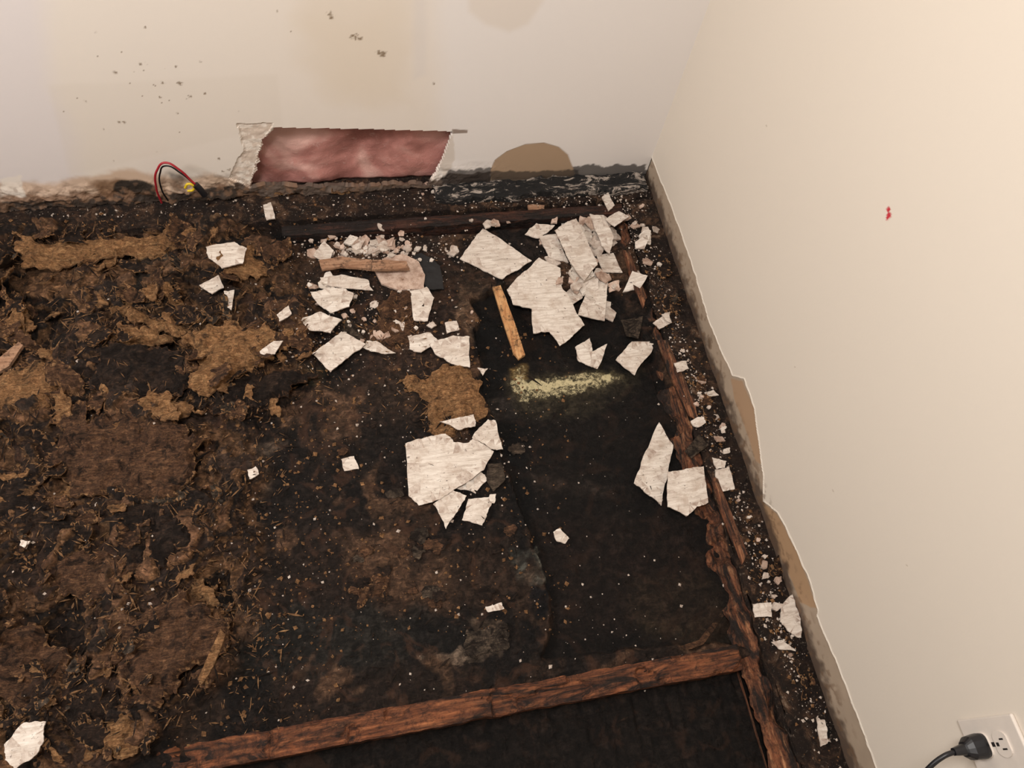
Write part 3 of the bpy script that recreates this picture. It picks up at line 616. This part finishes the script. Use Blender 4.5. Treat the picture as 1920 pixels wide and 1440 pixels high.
# small individual plaster chips
G3="small plaster chips";LBL=["small angular white plaster chip","small tan plaster chip"]
reg=[(720,465,100,24,80,1.),(1090,470,60,45,36,1.7),(700,610,110,50,34,1.),(1110,540,50,40,24,1.7),(860,905,60,40,14,1.2),(1205,440,12,50,18,1),(1330,760,12,110,16,1),(1440,1080,12,110,12,1),(620,540,60,40,18,1),(900,420,250,14,16,.8),(830,355,40,18,14,.8)]
for u0,v0,su,sv,n,ss in reg:
    for _ in range(n):
        u=random.gauss(u0,su*.6);v=random.gauss(v0,sv*.6);
        if 1180<u0<1500: u=u0+(v-v0)*.36+random.gauss(0,10)
        if u>1600 or v<345: continue
        s=random.choice([4,5,6,8,10,13])*ss;k=random.randint(4,6);a0=random.random()*6
        Q=[(u+s*random.uniform(.6,1.2)*math.cos(a0+i*6.283/k),v+s*.8*random.uniform(.6,1.2)*math.sin(a0+i*6.283/k)) for i in range(k)]
        mt=random.choice([MP,MT,MPK]);fsheet(Q,mt,random.uniform(.002,.006),.0005,zoff=random.uniform(.0,.007),amp=.0015,name="plaster_chip",res=.02,tilt=(random.uniform(-.5,.5),random.uniform(-.5,.5)),label=LBL[1] if mt is MPK else LBL[0],cat="plaster",group=G3)
def crumbs(name,regs,mat,smin,smax,label,lng=1.):
    V=[];F=[]
    o=np.array([(1,0,0),(0,1,0),(-1,0,0),(0,-1,0),(0,0,.7),(0,0,-.7)],float);f=[(0,1,4),(1,2,4),(2,3,4),(3,0,4),(1,0,5),(2,1,5),(3,2,5),(0,3,5)]
    for u0,v0,su,sv,n,sl in regs:
        for _ in range(n):
            if sl=='u': u=random.uniform(u0-su,u0+su);v=random.uniform(v0-sv,v0+sv)
            else: v=random.gauss(v0,sv);u=random.gauss(u0,su)+(v-v0)*sl
            p=ground(u,v)
            if p[0]>-.004 or p[1]>-.006 or p[1]<-1.8: continue
            s=smin+(smax-smin)*random.random()**3
            b=len(V);q=o*s*rng.uniform(.5,1.3,(6,3))
            lift=s*.3
            if lng>1:
                q[:,0]*=lng*random.uniform(.5,1.3);tl=random.uniform(-.5,.5);q[:,2]+=q[:,0]*tl;lift=.006+.008*random.random()
            a=random.random()*6;q=q@np.array([[math.cos(a),-math.sin(a),0],[math.sin(a),math.cos(a),0],[0,0,1]])
            V+=(q+p+np.array([0,0,lift])).tolist();F+=[(i+b,j+b,k+b) for i,j,k in f]
    ob=mkobj(name,V,F,mat);finish(ob,label,"crumbs",kind="stuff")
crumbs("plaster_crumbs",[(720,470,90,22,600,0),(650,600,130,60,450,0),(1090,470,50,45,220,0),(720,1000,560,300,320,'u'),(600,385,600,22,360,'u'),(1195,440,14,50,240,.36),(1300,720,16,130,420,.37),(1450,1130,18,140,400,.37),(300,900,320,500,200,'u'),(1200,900,190,300,40,'u'),(880,900,60,60,90,0),(1040,375,180,14,160,'u'),(760,760,120,80,100,0),(820,350,40,14,160,0)],MP,.0009,.0045,"scattered white plaster crumbs over the rotten floor")
crumbs("wood_crumbs",[(300,900,340,500,1800,'u'),(720,900,350,300,900,'u'),(1300,720,18,130,200,.37),(1450,1130,20,140,200,.37),(700,560,150,80,350,0)],MR[0],.0012,.006,"scattered brown crumbs of rotten wood")
crumbs("wood_splinters",[(240,900,300,480,1000,'u'),(380,660,130,60,600,0),(250,590,80,30,220,0),(180,465,120,20,220,0),(330,1180,80,80,200,0),(835,755,40,40,160,0),(745,600,36,34,120,0)],MRAW,.0008,.0020,"fine tan splinters and fibres of rotten wood",lng=9.)
crumbs("wood_fibres",[(240,900,300,480,1300,'u'),(480,740,80,30,150,0),(760,900,200,200,250,0)],MR[2],.001,.0028,"dark brown fibres and slivers of rotten wood",lng=8.)

# ------------------------------------------------ cavity behind the hole
h0=BW(430,240);h1=BW(880,360)
xa,xb,za_,zb_=h0[0]-.1,h1[0]+.1,-.012,BW(600,240)[2]+.12
A,B=np.meshgrid(np.linspace(xa,xb,90),np.linspace(za_,zb_,50))
yy=.060-.035*fbm(A,B,7,3,2)-.010*fbm(A,B,30,3,5)
ix=np.arange(A.size).reshape(A.shape);F=np.stack([ix[:-1,:-1],ix[:-1,1:],ix[1:,1:],ix[1:,:-1]],-1).reshape(-1,4)
ins=mkobj("insulation_batt",np.stack([A,yy,B],-1).reshape(-1,3),F,MPINK,smooth=True)
sd=ins.modifiers.new("s",'SOLIDIFY');sd.thickness=.05;sd.offset=-1
finish(ins,"pink fibreglass insulation behind film in the wall cavity","insulation")

# ------------------------------------------------ wires
def tube(name,pts,r,mat,parent=None):
    cu=bpy.data.curves.new(name,'CURVE');cu.dimensions='3D';cu.bevel_depth=r;cu.bevel_resolution=3;cu.use_fill_caps=True
    s=cu.splines.new('BEZIER');s.bezier_points.add(len(pts)-1)
    for b,p in zip(s.bezier_points,pts): b.co=p;b.handle_left_type=b.handle_right_type='AUTO'
    o=bpy.data.objects.new(name,cu);scn.collection.objects.link(o)
    me=bpy.data.meshes.new_from_object(o.evaluated_get(bpy.context.evaluated_depsgraph_get()));bpy.data.objects.remove(o)
    ob=bpy.data.objects.new(name,me);scn.collection.objects.link(ob);me.materials.clear();me.materials.append(mat)
    me.polygons.foreach_set("use_smooth",[True]*len(me.polygons))
    if parent: ob.parent=parent
    return ob
MRED=m_plain("red_wire_jacket",(160,32,44),.4);MYEL=m_plain("yellow_plastic",(215,185,40),.4)
wp=bpy.data.objects.new("cable_pigtail",None);scn.collection.objects.link(wp);finish(wp,"red and black wire loop with yellow connector at stained wall","wire")
def bp(u,v,y): return tuple(BW(u,v,y))
tube("red_wire",[bp(303,380,-.02),bp(293,352,-.03),bp(295,318,-.035),bp(310,305,-.035),bp(336,318,-.04),bp(360,340,-.04),bp(378,356,-.045)],.0026,MRED,wp)
tube("black_wire",[bp(315,376,-.012),bp(303,355,-.022),bp(300,325,-.025),bp(312,311,-.03),bp(338,324,-.03),bp(356,338,-.035),bp(370,352,-.04)],.0020,MB,wp)
tube("yellow_connector",[bp(347,352,-.045),bp(353,345,-.046),bp(361,347,-.046),bp(362,356,-.046),bp(352,358,-.046)],.0030,MYEL,wp)
tube("plug_connector",[bp(366,346,-.045),bp(376,356,-.047),bp(384,366,-.048)],.008,MB,wp)

# ------------------------------------------------ outlet
def bevbox(name,sx,sy,sz,mat,loc,bev=.002,parent=None,seg=3):
    bm=bmesh.new();bmesh.ops.create_cube(bm,size=1);bmesh.ops.scale(bm,vec=(sx,sy,sz),verts=bm.verts)
    bmesh.ops.bevel(bm,geom=bm.edges[:],offset=bev,segments=seg,affect='EDGES',profile=.5)
    me=bpy.data.meshes.new(name);bm.to_mesh(me);bm.free();me.materials.append(mat)
    o=bpy.data.objects.new(name,me);scn.collection.objects.link(o);o.location=loc
    if parent:o.parent=parent
    return o
oy=-1.489;oz=.361+.057
out=bpy.data.objects.new("electrical_outlet",None);scn.collection.objects.link(out);out.location=(0,oy,oz);finish(out,"white duplex wall outlet with cover plate","outlet")
bevbox("cover_plate",.006,.072,.116,MWHT,(-.0031,0,0),.0025,out)
MDARK=m_plain("dark_slot",(25,20,18),.6)
for dz in (-.0195,.0195):
    bm=bmesh.new();n=32;vs=[]
    for i in range(n):
        a=i*2*math.pi/n;y=.0172*math.cos(a);z=max(-.0135,min(.0135,.0172*math.sin(a)));vs.append(bm.verts.new((0,y,z)))
    f=bm.faces.new(vs);r=bmesh.ops.extrude_face_region(bm,geom=[f]);bmesh.ops.translate(bm,verts=[v for v in r['geom'] if isinstance(v,bmesh.types.BMVert)],vec=(-.003,0,0))
    bmesh.ops.recalc_face_normals(bm,faces=bm.faces)
    me=bpy.data.meshes.new("socket");bm.to_mesh(me);bm.free();me.materials.append(MWHT);so=bpy.data.objects.new("socket",me);scn.collection.objects.link(so);so.parent=out;so.location=(-.0055,0,dz)
    for yy_,hh in ((-.0064,.009),(.0064,.0075)): bevbox("slot",.0008,.0022,hh,MDARK,(-.0033,yy_,.003),.0003,so,1)
    bevbox("ground_slot",.0008,.005,.005,MDARK,(-.0033,0,-.0075),.0003,so,2)
bevbox("screw",.0012,.006,.006,MDARK,(-.0064,0,0),.0005,out)
plug=bpy.data.objects.new("power_plug",None);scn.collection.objects.link(plug);pz_=oz-.0195;plug.location=(-.009,oy,pz_);finish(plug,"black power plug in the lower outlet socket","plug")
bm=bmesh.new();secs=[(0,.016,.014),(-.005,.017,.015),(-.022,.0155,.014),(-.030,.010,.010),(-.032,.0075,.0075),(-.048,.005,.005)];rings=[]
for x,ry,rz in secs:
    rr=[]
    for i in range(20):
        a=i*2*math.pi/20;c_=math.cos(a);s_=math.sin(a);rr.append(bm.verts.new((x,ry*math.copysign(abs(c_)**.6,c_),rz*math.copysign(abs(s_)**.6,s_))))
    rings.append(rr)
for a_,b_ in zip(rings,rings[1:]):
    for i in range(20): bm.faces.new((a_[i],a_[(i+1)%20],b_[(i+1)%20],b_[i]))
bm.faces.new(rings[0]);bm.faces.new(rings[-1][::-1]);bmesh.ops.recalc_face_normals(bm,faces=bm.faces)
me=bpy.data.meshes.new("plug_body");bm.to_mesh(me);bm.free();me.materials.append(MB);pbo=bpy.data.objects.new("plug_body",me);scn.collection.objects.link(pbo);pbo.parent=plug
tube("cord",[(-.042,0,0),(-.062,-.003,-.005),(-.085,-.02,-.03),(-.10,-.06,-.10),(-.09,-.12,-.25),(-.08,-.16,-.39)],.0036,MB,plug)

# ------------------------------------------------ lights
def area(name,loc,target,size,power,color):
    l=bpy.data.lights.new(name,'AREA');l.energy=power;l.size=size;l.color=color;o=bpy.data.objects.new(name,l);scn.collection.objects.link(o);o.location=loc
    o.rotation_euler=(Vector(target)-Vector(loc)).to_track_quat('-Z','Y').to_euler();return o
area("ceiling_light",(-1.0,-1.2,2.36),(-.9,-.5,0),.4,40,(1,.965,.93))
area("added_side_light",(-2.5,-.95,1.6),(-.6,-.5,.1),.4,23,(1,.965,.93))  # added light without a fixture, rakes the floor to bring out relief
w=bpy.data.worlds.new("world");scn.world=w;w.use_nodes=True;w.node_tree.nodes["Background"].inputs[0].default_value=(1,.93,.86,1);w.node_tree.nodes["Background"].inputs[1].default_value=.4
